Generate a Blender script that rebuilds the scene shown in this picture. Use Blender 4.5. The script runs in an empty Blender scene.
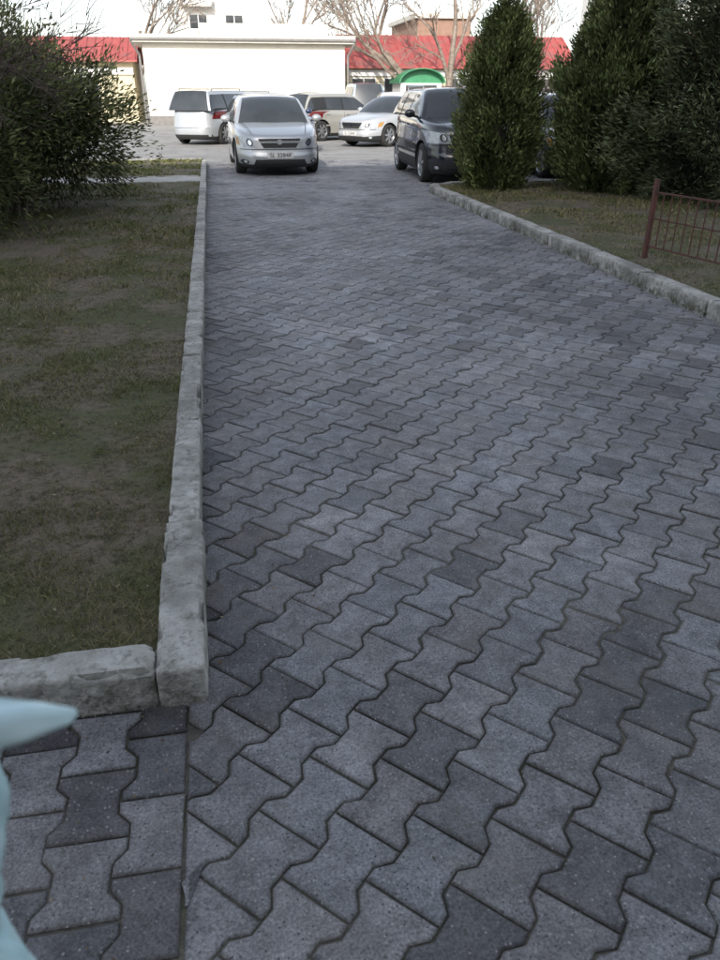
import bpy, bmesh, math, random
import numpy as np
from mathutils import Vector, Matrix, noise
R=random.Random(7)
rng=np.random.default_rng(7)
rad=math.radians
scene=bpy.context.scene
COL=scene.collection

# ---------------------------------------------------------------- helpers
def link(o,parent=None):
    COL.objects.link(o)
    if parent is not None: o.parent=parent
    return o
def empty(name,loc=(0,0,0),rz=0):
    e=bpy.data.objects.new(name,None); e.location=loc; e.rotation_euler=(0,0,rz); e.empty_display_size=.2
    return link(e)
def np_mesh(name,V,F,mat,tint=None,parent=None,smooth=False):
    V=np.asarray(V,dtype=np.float32); F=np.asarray(F,dtype=np.int32)
    me=bpy.data.meshes.new(name); m,k=F.shape
    me.vertices.add(len(V)); me.vertices.foreach_set('co',V.ravel())
    me.loops.add(m*k); me.loops.foreach_set('vertex_index',F.ravel())
    me.polygons.add(m); me.polygons.foreach_set('loop_start',np.arange(m,dtype=np.int32)*k)
    me.update(calc_edges=True); me.validate()
    if tint is not None:
        a=me.attributes.new('tint','FLOAT_COLOR','POINT')
        c=np.ones((len(V),4),dtype=np.float32); c[:,:3]=tint; a.data.foreach_set('color',c.ravel())
    if smooth: me.polygons.foreach_set('use_smooth',np.ones(m,dtype=bool))
    me.materials.append(mat)
    return link(bpy.data.objects.new(name,me),parent)
def py_mesh(name,V,F,mats,mi=None,parent=None,smooth=False,angle=35,tint=None):
    me=bpy.data.meshes.new(name); me.from_pydata([tuple(v) for v in V],[],F)
    if not isinstance(mats,(list,tuple)): mats=[mats]
    for m in mats: me.materials.append(m)
    if mi is not None: me.polygons.foreach_set('material_index',mi)
    if tint is not None:
        a=me.attributes.new('tint','FLOAT_COLOR','POINT')
        c=np.ones((len(V),4),dtype=np.float32); c[:,:3]=np.asarray(tint); a.data.foreach_set('color',c.ravel())
    if smooth:
        me.polygons.foreach_set('use_smooth',[True]*len(F)); me.set_sharp_from_angle(angle=rad(angle))
    me.update()
    return link(bpy.data.objects.new(name,me),parent)
def box(name,x0,x1,y0,y1,z0,z1,mat,parent=None,bev=0):
    bm=bmesh.new(); bmesh.ops.create_cube(bm,size=1)
    for v in bm.verts:
        v.co=Vector(((x0+x1)/2+v.co.x*(x1-x0),(y0+y1)/2+v.co.y*(y1-y0),(z0+z1)/2+v.co.z*(z1-z0)))
    if bev: bmesh.ops.bevel(bm,geom=bm.edges[:],offset=bev,segments=2,affect='EDGES')
    me=bpy.data.meshes.new(name); bm.to_mesh(me); bm.free(); me.materials.append(mat)
    return link(bpy.data.objects.new(name,me),parent)
def tube_data(p0,p1,r0,r1,n,V,F):
    d=(p1-p0)
    if d.length<1e-6: return
    d.normalize(); a=d.orthogonal().normalized(); b=d.cross(a)
    s=len(V)
    for p,r in ((p0,r0),(p1,r1)):
        for i in range(n):
            t=2*math.pi*i/n; V.append(p+a*math.cos(t)*r+b*math.sin(t)*r)
    for i in range(n):
        j=(i+1)%n; F.append((s+i,s+j,s+n+j,s+n+i))
    F.append(tuple(s+i for i in reversed(range(n)))); F.append(tuple(s+n+i for i in range(n)))

# ---------------------------------------------------------------- materials
def M(name,c1,c2=None,scale=6,rough=.8,metal=0,bump=0,bscale=60,coat=0,attr=False,lo=.35,hi=.65,spec=.5,detail=6,c3=None,s3=20,lo3=.5,hi3=.6):
    m=bpy.data.materials.new(name); m.use_nodes=True; nt=m.node_tree; N=nt.nodes; Lk=nt.links
    b=N['Principled BSDF']; b.inputs['Roughness'].default_value=rough; b.inputs['Metallic'].default_value=metal
    b.inputs['Coat Weight'].default_value=coat; b.inputs['Specular IOR Level'].default_value=spec
    tc=N.new('ShaderNodeTexCoord'); out=None
    c2=c2 or c1
    nz=N.new('ShaderNodeTexNoise'); nz.inputs['Scale'].default_value=scale; nz.inputs['Detail'].default_value=detail
    Lk.new(tc.outputs['Object'],nz.inputs['Vector'])
    mr=N.new('ShaderNodeMapRange'); mr.inputs[1].default_value=lo; mr.inputs[2].default_value=hi; Lk.new(nz.outputs[0],mr.inputs[0])
    mx=N.new('ShaderNodeMix'); mx.data_type='RGBA'; mx.inputs[6].default_value=(*c1,1); mx.inputs[7].default_value=(*c2,1)
    Lk.new(mr.outputs[0],mx.inputs[0]); out=mx.outputs[2]
    if c3:
        n3=N.new('ShaderNodeTexNoise'); n3.inputs['Scale'].default_value=s3; n3.inputs['Detail'].default_value=8; n3.inputs['Roughness'].default_value=.7
        Lk.new(tc.outputs['Object'],n3.inputs['Vector'])
        m3=N.new('ShaderNodeMapRange'); m3.inputs[1].default_value=lo3; m3.inputs[2].default_value=hi3; Lk.new(n3.outputs[0],m3.inputs[0])
        x3=N.new('ShaderNodeMix'); x3.data_type='RGBA'; x3.inputs[7].default_value=(*c3,1); Lk.new(m3.outputs[0],x3.inputs[0]); Lk.new(out,x3.inputs[6]); out=x3.outputs[2]
    if attr:
        at=N.new('ShaderNodeAttribute'); at.attribute_name='tint'
        mm=N.new('ShaderNodeMix'); mm.data_type='RGBA'; mm.blend_type='MULTIPLY'; mm.inputs[0].default_value=1
        Lk.new(out,mm.inputs[6]); Lk.new(at.outputs['Color'],mm.inputs[7]); out=mm.outputs[2]
    Lk.new(out,b.inputs['Base Color'])
    if bump:
        n2=N.new('ShaderNodeTexNoise'); n2.inputs['Scale'].default_value=bscale; n2.inputs['Detail'].default_value=5
        Lk.new(tc.outputs['Object'],n2.inputs['Vector'])
        bp=N.new('ShaderNodeBump'); bp.inputs['Strength'].default_value=min(1,bump); bp.inputs['Distance'].default_value=.01
        Lk.new(n2.outputs[0],bp.inputs['Height']); Lk.new(bp.outputs[0],b.inputs['Normal'])
    return m

def paving_mat():
    m=bpy.data.materials.new('concrete_paver'); m.use_nodes=True; nt=m.node_tree; N=nt.nodes; Lk=nt.links
    b=N['Principled BSDF']; b.inputs['Roughness'].default_value=.68; b.inputs['Specular IOR Level'].default_value=.4
    tc=N.new('ShaderNodeTexCoord'); at=N.new('ShaderNodeAttribute'); at.attribute_name='tint'
    def noise_(s,d=5,r=.6):
        n=N.new('ShaderNodeTexNoise'); n.inputs['Scale'].default_value=s; n.inputs['Detail'].default_value=d; n.inputs['Roughness'].default_value=r
        Lk.new(tc.outputs['Object'],n.inputs['Vector']); return n.outputs[0]
    def rng_(o,a,b_,c,d):
        r=N.new('ShaderNodeMapRange'); 
        for i,v in enumerate((a,b_,c,d)): r.inputs[i+1].default_value=v
        Lk.new(o,r.inputs[0]); return r.outputs[0]
    def mul(a,b_):
        x=N.new('ShaderNodeMath'); x.operation='MULTIPLY'; Lk.new(a,x.inputs[0]); Lk.new(b_,x.inputs[1]); return x.outputs[0]
    big=rng_(noise_(1.1,3),.35,.65,.82,1.2)
    mid=rng_(noise_(11,8,.72),.32,.68,.60,1.34)
    fine=rng_(noise_(150,3,.8),.3,.7,.42,1.6)
    f=mul(mul(big,mid),fine)
    vo=N.new('ShaderNodeTexVoronoi'); vo.inputs['Scale'].default_value=95; Lk.new(tc.outputs['Object'],vo.inputs['Vector'])
    sp=rng_(vo.outputs['Distance'],.14,.32,1,0)
    rc=N.new('ShaderNodeSeparateColor'); Lk.new(vo.outputs['Color'],rc.inputs[0])
    sel=rng_(rc.outputs[0],.72,.82,0,1)
    spk=mul(sp,sel)
    seld=rng_(rc.outputs[1],.6,.7,0,1); spd=mul(sp,seld)
    vm=N.new('ShaderNodeVectorMath'); vm.operation='SCALE'; Lk.new(at.outputs['Color'],vm.inputs[0]); Lk.new(f,vm.inputs['Scale'])
    md=N.new('ShaderNodeMix'); md.data_type='RGBA'; md.inputs[7].default_value=(.07,.07,.072,1); Lk.new(spd,md.inputs[0]); Lk.new(vm.outputs[0],md.inputs[6])
    mx=N.new('ShaderNodeMix'); mx.data_type='RGBA'; mx.inputs[7].default_value=(.58,.57,.54,1)
    s2=N.new('ShaderNodeMath'); s2.operation='MULTIPLY'; s2.inputs[1].default_value=.65; Lk.new(spk,s2.inputs[0])
    Lk.new(s2.outputs[0],mx.inputs[0]); Lk.new(md.outputs[2],mx.inputs[6])
    dz=rng_(noise_(3.2,10,.75),.50,.68,0,.45)
    dm=N.new('ShaderNodeMix'); dm.data_type='RGBA'; dm.inputs[7].default_value=(.20,.185,.155,1); Lk.new(dz,dm.inputs[0]); Lk.new(mx.outputs[2],dm.inputs[6])
    v2=N.new('ShaderNodeTexVoronoi'); v2.inputs['Scale'].default_value=5.5; Lk.new(tc.outputs['Object'],v2.inputs['Vector'])
    g=mul(rng_(v2.outputs['Distance'],.035,.06,1,0),rng_(noise_(1.7,1),.5,.6,0,.5))
    gm=N.new('ShaderNodeMix'); gm.data_type='RGBA'; gm.inputs[7].default_value=(.42,.42,.41,1); Lk.new(g,gm.inputs[0]); Lk.new(dm.outputs[2],gm.inputs[6])
    Lk.new(gm.outputs[2],b.inputs['Base Color'])
    bp=N.new('ShaderNodeBump'); bp.inputs['Strength'].default_value=1; bp.inputs['Distance'].default_value=.005
    Lk.new(noise_(180,4,.8),bp.inputs['Height']); Lk.new(bp.outputs[0],b.inputs['Normal'])
    return m

MP=paving_mat()
m_joint=M('joint_sand',(.10,.095,.082),(.18,.168,.135),scale=30,rough=1,bump=.8,bscale=150,c3=(.075,.085,.045),s3=4,lo3=.5,hi3=.65)
m_soil=M('lawn_soil',(.165,.135,.10),(.095,.10,.045),scale=1.8,rough=1,bump=1,bscale=60,detail=14,lo=.45,hi=.58,c3=(.055,.052,.03),s3=28,lo3=.48,hi3=.64)
m_grass=M('grass_blades',(1,1,1),(.6,.65,.5),scale=2.5,rough=.75,attr=True,spec=.2)
m_leaf=M('conifer_foliage',(1,1,1),(.65,.7,.6),scale=4,rough=.6,attr=True,spec=.25)
m_litter=M('dead_leaves',(1,1,1),(.7,.7,.7),scale=9,rough=.8,attr=True,spec=.2)
m_bark=M('bark',(.13,.105,.085),(.22,.19,.155),scale=12,rough=.95,bump=.6)
m_twig=M('twigs',(.075,.055,.052),(.14,.11,.10),scale=5,rough=.9)
m_asph=M('asphalt',(.24,.235,.225),(.32,.31,.30),scale=.9,rough=.9,bump=.4,bscale=80,detail=10,c3=(.17,.165,.16),s3=2.2,lo3=.54,hi3=.66)
m_cream=M('cream_render',(.76,.72,.64),(.70,.66,.57),scale=.7,rough=.9,detail=10,c3=(.62,.58,.50),s3=1.5,lo3=.58,hi3=.75)
m_coping=M('roof_fascia',(.60,.57,.51),(.50,.48,.43),scale=3,rough=.8)
m_red=M('red_sheet_roof',(.40,.095,.085),(.32,.07,.065),scale=2,rough=.55,c3=(.28,.10,.09),s3=1.2)
m_yel=M('yellow_render',(.6,.54,.38),(.55,.49,.34),scale=2,rough=.9)
m_green=M('green_awning',(.04,.20,.09),(.05,.25,.12),scale=3,rough=.5)
m_white=M('white_paint',(.75,.75,.74),(.65,.65,.64),scale=3,rough=.5)
m_block=M('apartment_render',(.66,.65,.62),(.6,.59,.56),scale=.6,rough=.9)
m_brick=M('brown_brick',(.30,.19,.14),(.25,.15,.11),scale=3,rough=.9)
m_win=M('window_glass',(.03,.035,.04),(.05,.055,.06),scale=2,rough=.08)
m_pipe=M('grey_pipe',(.2,.19,.18),(.15,.14,.13),scale=5,rough=.5)
m_rust=M('rusty_red_iron',(.15,.055,.045),(.09,.05,.04),scale=14,rough=.75,bump=.4)
m_glass=M('car_glass',(.03,.035,.038),(.045,.05,.055),scale=2,rough=.04,spec=.9)
m_black=M('black_plastic',(.018,.018,.019),(.028,.028,.028),scale=20,rough=.6)
m_tyre=M('tyre_rubber',(.02,.02,.02),(.035,.034,.032),scale=30,rough=.85)
m_rim=M('alloy_rim',(.55,.56,.58),(.45,.46,.48),scale=8,rough=.3,metal=.8)
m_lamp=M('headlamp_glass',(.55,.58,.61),(.33,.36,.39),scale=14,rough=.08,spec=.9)
m_tail=M('tail_lamp',(.16,.015,.012),(.10,.01,.01),scale=8,rough=.12)
m_amber=M('amber_lamp',(.5,.28,.10),(.45,.22,.06),scale=8,rough=.2)
m_plate=M('number_plate',(.75,.75,.72),(.7,.7,.68),scale=8,rough=.4)
m_chrome=M('chrome',(.7,.7,.72),(.6,.6,.62),scale=5,rough=.15,metal=1)
m_bag=M('plastic_film',(.48,.72,.77),(.66,.84,.87),scale=18,rough=.28)
def paint(name,c,metal=.0,rough=.32): 
    return M(name,c,tuple(x*.92 for x in c),scale=1.5,rough=rough,metal=metal,coat=.9)

# ---------------------------------------------------------------- ground sheets
LA=.012
def lawn_z(x,y,fs=1.3,amp=LA): return .096+amp*(noise.noise(Vector((x*fs,y*fs,3)))+.5*noise.noise(Vector((x*fs*3,y*fs*3,7))))
def sheet(name,x0,x1,y0,y1,z,mat,nx=1,ny=1,amp=0,fs=1.0,parent=None):
    xs=np.linspace(x0,x1,nx+1); ys=np.linspace(y0,y1,ny+1)
    V=[]
    for y in ys:
        for x in xs:
            V.append((x,y,lawn_z(x,y) if amp else z))
    F=[(j*(nx+1)+i,j*(nx+1)+i+1,(j+1)*(nx+1)+i+1,(j+1)*(nx+1)+i) for j in range(ny) for i in range(nx)]
    return py_mesh(name,V,F,mat,smooth=bool(amp),parent=parent)
sheet('ground',-900,900,-300,1500,-.06,M('far_earth',(.16,.16,.11),(.2,.19,.14),scale=.1,rough=1))
sheet('parking_area',-40,60,20.0,120,-.004,m_asph)
sheet('joint_bed',-9,14,-4,20.0,-.008,m_joint)

# ---------------------------------------------------------------- pavers
PL,PP,PA,PE=.196,.154,.015,.032
def paver_poly():
    h=PL/2; q=h-PE; c=PE
    r=[(PP/2+PA,-h),(PP/2+PA,-q),(PP/2-PA,-c),(PP/2-PA,c),(PP/2+PA,q),(PP/2+PA,h)]
    return r+[(-x,-y) for x,y in r]
BASE=paver_poly()
def clip(poly,nx,ny,d):
    out=[]
    for i in range(len(poly)):
        a=poly[i]; b=poly[(i+1)%len(poly)]
        da=nx*a[0]+ny*a[1]-d; db=nx*b[0]+ny*b[1]-d
        if da<=0: out.append(a)
        if (da<0<db) or (db<0<da):
            t=da/(da-db); out.append((a[0]+t*(b[0]-a[0]),a[1]+t*(b[1]-a[1])))
    return out
def area(p): return .5*sum(p[i][0]*p[(i+1)%len(p)][1]-p[(i+1)%len(p)][0]*p[i][1] for i in range(len(p)))
def inset(p,d):
    n=len(p); out=[]
    for i in range(n):
        a=Vector(p[i-1]); b=Vector(p[i]); c=Vector(p[(i+1)%n])
        e1=(b-a).normalized(); e2=(c-b).normalized()
        n1=Vector((-e1.y,e1.x)); n2=Vector((-e2.y,e2.x)); m=n1+n2
        if m.length<.2: m=n1
        m.normalize(); k=max(.5,m.dot(n1)); out.append(tuple(b+m*(d/k)))
    return out
PV=[];PF=[];PT=[]
def lay(ang,ox,oy,inside,clips):
    ca,sa=math.cos(ang),math.sin(ang)
    for i in range(-165,165):
        for j in range(-130,130):
            lx=i*PP; ly=j*PL+(i%2)*PL/2
            cx=ox+ca*lx-sa*ly; cy=oy+sa*lx+ca*ly
            if not inside(cx,cy): continue
            pts=[(cx+ca*x-sa*y,cy+sa*x+ca*y) for x,y in BASE]
            near=cy<5
            for c in clips: 
                if pts: pts=clip(pts,*c)
            q=[]
            for p in pts:
                if not q or math.hypot(p[0]-q[-1][0],p[1]-q[-1][1])>.005: q.append(p)
            if len(q)>1 and math.hypot(q[0][0]-q[-1][0],q[0][1]-q[-1][1])<.005: q.pop()
            pts=q
            small=len(pts)>2 and abs(area(pts))<.010
            if len(pts)<3 or abs(area(pts))<.0010: continue
            g=.0024
            if near: pts=[(x+R.uniform(-.0014,.0014),y+R.uniform(-.0014,.0014)) for x,y in pts]
            g+=R.uniform(-.0008,.0010)
            a=inset(pts,g); b=inset(pts,g+.004); c_=inset(pts,g+.0085)
            if area(c_)<.0003: continue
            z0=R.uniform(-.002,.002)+.007*noise.noise(Vector((cx*.9,cy*.9,0)))
            tl=.004 if small else .015
            tx,ty=R.uniform(-tl,tl),R.uniform(-tl,tl)
            n=len(pts); s=len(PV)
            for ring,dz in ((a,-.03),(a,-.0050),(b,-.0014),(c_,0)):
                for (x,y) in ring: PV.append((x,y,z0+dz+(x-cx)*tx+(y-cy)*ty))
            for k in range(3):
                for e in range(n):
                    f=(e+1)%n; PF.append((s+k*n+e,s+k*n+f,s+(k+1)*n+f,s+(k+1)*n+e))
            PF.append(tuple(s+3*n+e for e in range(n)))
            patch=noise.noise(Vector((cx*.55,cy*.55,5)))+.6*noise.noise(Vector((cx*1.7,cy*1.7,9)))
            base=.248*(1+.26*patch)*R.uniform(.87,1.13)
            if R.random()<.07+.45*max(0,-patch)+(.12 if cy<2.2 else 0): base*=R.uniform(.56,.76)
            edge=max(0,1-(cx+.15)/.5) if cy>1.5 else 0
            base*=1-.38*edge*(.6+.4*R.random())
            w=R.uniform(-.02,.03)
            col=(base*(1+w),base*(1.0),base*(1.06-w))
            dk=(col[0]*.70,col[1]*.69,col[2]*.62)
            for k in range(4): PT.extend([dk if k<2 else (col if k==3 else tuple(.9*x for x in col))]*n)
lay(rad(-45),.03,.05,lambda x,y:(-.35<x<3.68 and .1<y<13.6) or (-.35<x<11 and 13.5<=y<20.0) or (-.3<x<3.7 and -1.5<y<=.1),[(-1,0,.192)])
lay(0,-.194-(PP/2-PA),.02,lambda x,y:-3.6<x<-.21 and -.8<y<1.75,[(1,0,-.194)])
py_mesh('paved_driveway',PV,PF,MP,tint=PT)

# ---------------------------------------------------------------- kerbs
def stone(V,F,cx,cy,sx,sy,z0,z1,rz,cuts,seed,rnd=.012,amp=.0025,tilt=0):
    bm=bmesh.new(); bmesh.ops.create_cube(bm,size=1)
    bmesh.ops.subdivide_edges(bm,edges=bm.edges[:],cuts=cuts,use_grid_fill=True)
    h=Vector((sx/2,sy/2,(z1-z0)/2)); s=len(V)
    rot=Matrix.Rotation(rz,3,'Z')@Matrix.Rotation(tilt,3,'Y')
    for v in bm.verts:
        p=Vector((v.co.x*sx,v.co.y*sy,v.co.z*(z1-z0)))
        q=Vector([max(-(h[k]-rnd),min(h[k]-rnd,p[k])) for k in range(3)])
        d=p-q
        ne=sum(1 for k in range(3) if abs(p[k])>h[k]-rnd*1.2)
        if d.length>1e-6: p=q+d.normalized()*min(rnd,d.length)
        w=rot@p+Vector((cx,cy,(z0+z1)/2))
        nv=noise.noise_vector(w*4+Vector((seed,0,0)))*amp*.9
        if cuts>15: nv+=noise.noise_vector(w*25)*amp*.6+noise.noise_vector(w*70)*amp*.5
        chip=noise.noise(w*(13 if cuts>15 else 6)+Vector((seed*3,1,2)))
        if ne>=2 and p.z>0 and chip>.12: nv+= (-(w-Vector((cx,cy,w.z))).normalized()*.5-Vector((0,0,1)))*(chip-.12)*(.06 if cuts>15 else .03)
        V.append(w+nv)
    for f in bm.faces: F.append(tuple(s+v.index for v in f.verts))
    bm.free()
def kerb_mat():
    m=M('kerb_worn_concrete',(.27,.265,.25),(.56,.55,.52),scale=4,rough=.92,bump=1,bscale=65,lo=.33,hi=.6,detail=15,c3=(.20,.195,.175),s3=26,lo3=.5,hi3=.68)
    nt=m.node_tree;N=nt.nodes;Lk=nt.links;b=N['Principled BSDF']
    src=b.inputs['Base Color'].links[0].from_socket
    g=N.new('ShaderNodeNewGeometry'); sx=N.new('ShaderNodeSeparateXYZ'); Lk.new(g.outputs['Position'],sx.inputs[0])
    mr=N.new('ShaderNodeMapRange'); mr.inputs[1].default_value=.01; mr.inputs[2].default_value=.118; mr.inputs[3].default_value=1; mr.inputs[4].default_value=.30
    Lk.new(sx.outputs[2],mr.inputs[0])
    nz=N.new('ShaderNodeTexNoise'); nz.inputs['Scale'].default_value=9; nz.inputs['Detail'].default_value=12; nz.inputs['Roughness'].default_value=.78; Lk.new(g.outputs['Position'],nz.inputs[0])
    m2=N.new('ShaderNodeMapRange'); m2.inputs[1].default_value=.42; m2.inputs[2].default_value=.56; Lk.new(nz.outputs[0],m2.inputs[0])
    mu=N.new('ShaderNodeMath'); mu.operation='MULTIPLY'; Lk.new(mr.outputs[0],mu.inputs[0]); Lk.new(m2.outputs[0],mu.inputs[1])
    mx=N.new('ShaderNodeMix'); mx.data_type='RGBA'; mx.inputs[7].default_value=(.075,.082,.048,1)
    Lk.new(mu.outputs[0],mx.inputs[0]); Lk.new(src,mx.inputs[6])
    # sparse hairline cracks
    ds=N.new('ShaderNodeTexNoise'); ds.inputs['Scale'].default_value=9; ds.inputs['Detail'].default_value=8; Lk.new(g.outputs['Position'],ds.inputs[0])
    va=N.new('ShaderNodeVectorMath'); va.operation='MULTIPLY_ADD'; va.inputs[1].default_value=(.3,.3,.3); Lk.new(ds.outputs['Color'],va.inputs[0]); Lk.new(g.outputs['Position'],va.inputs[2])
    vo=N.new('ShaderNodeTexVoronoi'); vo.feature='DISTANCE_TO_EDGE'; vo.inputs['Scale'].default_value=1.3; Lk.new(va.outputs[0],vo.inputs['Vector'])
    cr=N.new('ShaderNodeMapRange'); cr.inputs[1].default_value=.001; cr.inputs[2].default_value=.006; cr.inputs[3].default_value=.55; cr.inputs[4].default_value=0; Lk.new(vo.outputs['Distance'],cr.inputs[0])
    mc=N.new('ShaderNodeMix'); mc.data_type='RGBA'; mc.inputs[7].default_value=(.09,.085,.07,1); Lk.new(cr.outputs[0],mc.inputs[0]); Lk.new(mx.outputs[2],mc.inputs[6])
    Lk.new(mc.outputs[2],b.inputs['Base Color'])
    return m
mk=kerb_mat()
V=[];F=[]
KX=-.215
stone(V,F,KX+.005,1.985,.132,.80,-.12,.133,rad(.8),34,3,rnd=.012,amp=.003)
y=2.395;i=0
while y<19.0:
    L=.985
    stone(V,F,KX+R.uniform(-.004,.004)-.008,y+L/2,.112,L,-.12,.118+R.uniform(-.005,.005),rad(R.uniform(-.4,.4)),24 if y<6 else 8,10+i,tilt=rad(R.uniform(-2,1)))
    y+=L+.01;i+=1
xs=KX-.055
while xs>-5:
    stone(V,F,xs-.495,1.655,.985,.125,-.12,.130+R.uniform(-.004,.003),rad(R.uniform(-.5,.5)),34 if xs>-2 else 8,40+xs,rnd=.013,amp=.003)
    xs-=1.0
for yy in (14.5,15.45):
    xs=-.3
    while xs>-8:
        stone(V,F,xs-.495,yy,.985,.1,-.1,.115,0,6,60+xs+yy); xs-=1.0
py_mesh('kerb',V,F,mk,smooth=True,angle=50)
V=[];F=[]
y=-3.0;i=0
while y<12.4:
    stone(V,F,3.63+R.uniform(-.005,.005),y+.49,.15,.985,-.12,.125+R.uniform(-.005,.005),rad(R.uniform(-.5,.5)),18 if y>3 and y<9 else 10,80+i,tilt=rad(R.uniform(-1,2))); y+=1.0;i+=1
for k in range(3):
    stone(V,F,3.66+.12*k*k*.6,13.0+.2*k-.03*k*k,.15,.28,-.12,.12,-rad(12+22*k),8,99+k)
xs=3.98
while xs<12:
    stone(V,F,xs+.49,13.45,.985,.15,-.12,.12,0,8,120+xs); xs+=1.0
py_mesh('kerb',V,F,mk,smooth=True,angle=50)

# ---------------------------------------------------------------- lawns
sheet('lawn',-13,-.262,1.70,14.5,.094,m_soil,160,160,amp=1)
sheet('footpath',-9,-.27,14.55,15.4,.10,M('path_concrete',(.36,.35,.33),(.45,.44,.41),scale=3,bump=.5))
sheet('lawn',-13,-.262,15.45,19.6,.094,m_soil,60,30,amp=1)
sheet('lawn',3.68,14,-3.5,13.42,.094,m_soil,120,160,amp=1)
V=[];F=[];xs=-.3
while xs>-12: stone(V,F,xs-.495,19.7,.985,.14,-.12,.12,0,6,160+xs); xs-=1
py_mesh('kerb',V,F,mk,smooth=True,angle=50)

def blades(name,regions):
    Vs=[];Fs=[];Cs=[];off=0
    for (x0,x1,y0,y1,n,h,w,dry) in regions:
        P=rng.uniform((x0,y0),(x1,y1),(n,2))
        dn=np.array([1.3*noise.noise(Vector((p[0]*.9,p[1]*.9,0)))+.9*noise.noise(Vector((p[0]*3.7,p[1]*3.7,4)))+.7*noise.noise(Vector((p[0]*14,p[1]*14,8))) for p in P])
        keep=rng.uniform(-.62,.32,n)<dn; P=P[keep]; dn=dn[keep]; k=len(P)
        zz=np.array([lawn_z(p[0],p[1]) for p in P])-.003
        a=rng.uniform(0,2*np.pi,k); l=rng.uniform(.1,1.5,k); hh=h*rng.uniform(.35,1.15,k)*(1+.7*np.clip(dn,-.6,.8))
        dx=np.cos(a);dy=np.sin(a); b=rng.uniform(0,2*np.pi,k); ww=w*rng.uniform(.6,1.2,k)
        B=np.stack([P[:,0],P[:,1],zz],1); W=np.stack([np.cos(b)*ww,np.sin(b)*ww,0*ww],1)
        T=B+np.stack([dx*l*hh*1.2,dy*l*hh*1.2,hh],1)
        V=np.stack([B-W,B+W,T],1).reshape(-1,3)
        F=np.arange(3*k).reshape(-1,3)+off; off+=3*k
        g=rng.uniform(0,1,k)[:,None]; dryk=(rng.uniform(0,1,k)<dry+.6*np.clip(-dn,0,1))[:,None]
        c=np.where(dryk,np.array([[.42,.35,.22]])*(.4+.8*g),np.array([[.125,.15,.055]])*(.5+.9*g)+np.array([[.08,.05,0]])*g*g)
        Vs.append(V);Fs.append(F);Cs.append(np.repeat(c,3,0))
    np_mesh(name,np.concatenate(Vs),np.concatenate(Fs),m_grass,np.concatenate(Cs))
blades('grass',[(-2.2,-.275,1.72,3.4,110000,.017,.0013,.38),(-2.8,-.275,3.4,5.5,80000,.020,.002,.38),(-3.8,-.275,5.5,8.5,50000,.026,.0032,.36),
    (-5.5,-.275,8.5,14.4,45000,.034,.006,.32),(-8,-.275,15.5,19.5,20000,.05,.01,.15),
    (3.7,6.5,3.5,9,45000,.026,.0038,.5),(3.7,9,9,13.35,40000,.035,.007,.5)])
def litter(name,regs):
    Ps=[];
    for (x0,x1,y0,y1,n,s,zf) in regs:
        for _ in range(n):
            x=R.uniform(x0,x1);y=R.uniform(y0,y1)
            z=(lawn_z(x,y)+.012) if zf else .004
            Ps.append((x,y,z,s*R.uniform(.4,1.3)))
    V=[];F=[];T=[]
    for x,y,z,s in Ps:
        a=R.uniform(0,6.28);b=R.uniform(.3,.7);c=R.choice([(.20,.13,.07),(.28,.20,.11),(.12,.08,.05),(.33,.27,.17),(.10,.09,.07)])
        k=len(V)
        for u,v,w in ((-1,0,.0),(-.2,b,.25*R.random()),(1,.1,.1),(.1,-b,.3*R.random())):
            V.append((x+s*(u*math.cos(a)-v*math.sin(a)),y+s*(u*math.sin(a)+v*math.cos(a)),z+s*w)); T.append(c)
        F.append((k,k+1,k+2,k+3))
    py_mesh(name,V,F,m_litter,tint=T)
litter('fallen_leaves',[(-2.4,-.3,1.8,5,520,.009,1),(-4,-.3,5,13,900,.017,1),(3.8,9,4,13.2,1400,.018,1),(-.14,.25,1.6,14,350,.007,0),(-.1,3.5,.6,13,260,.006,0),(3.2,3.55,2,13,260,.009,0),(-1.2,-.2,.8,1.58,60,.005,0)])

# ---------------------------------------------------------------- vegetation
def leaf_mesh(name,P,D,Ln,Wd,C,parent):
    k=len(P); D=D/np.linalg.norm(D,axis=1,keepdims=True)
    rv=rng.normal(size=(k,3)); S=np.cross(D,rv); S/=np.linalg.norm(S,axis=1,keepdims=True)+1e-9
    V=np.stack([P,P+D*(Ln*.45)[:,None]+S*(Wd*.5)[:,None],P+D*Ln[:,None],P+D*(Ln*.45)[:,None]-S*(Wd*.5)[:,None]],1).reshape(-1,3)
    F=np.arange(4*k).reshape(-1,4)
    np_mesh(name,V,F,m_leaf,np.repeat(C,4,0),parent)
def clumps(P,D,B,per,spread,leaf,lw,col,jit=.45):
    k=len(P)
    PP_=np.repeat(P,per,0)+rng.normal(size=(k*per,3))*spread*np.array([1,1,1.3])
    DD=np.repeat(D,per,0)+rng.normal(size=(k*per,3))*jit
    Ln=leaf*rng.uniform(.6,1.3,k*per); W=lw*rng.uniform(.7,1.3,k*per)
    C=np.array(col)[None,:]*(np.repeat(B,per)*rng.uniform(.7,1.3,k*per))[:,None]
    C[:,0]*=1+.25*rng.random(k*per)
    return PP_,DD,Ln,W,C
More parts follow.
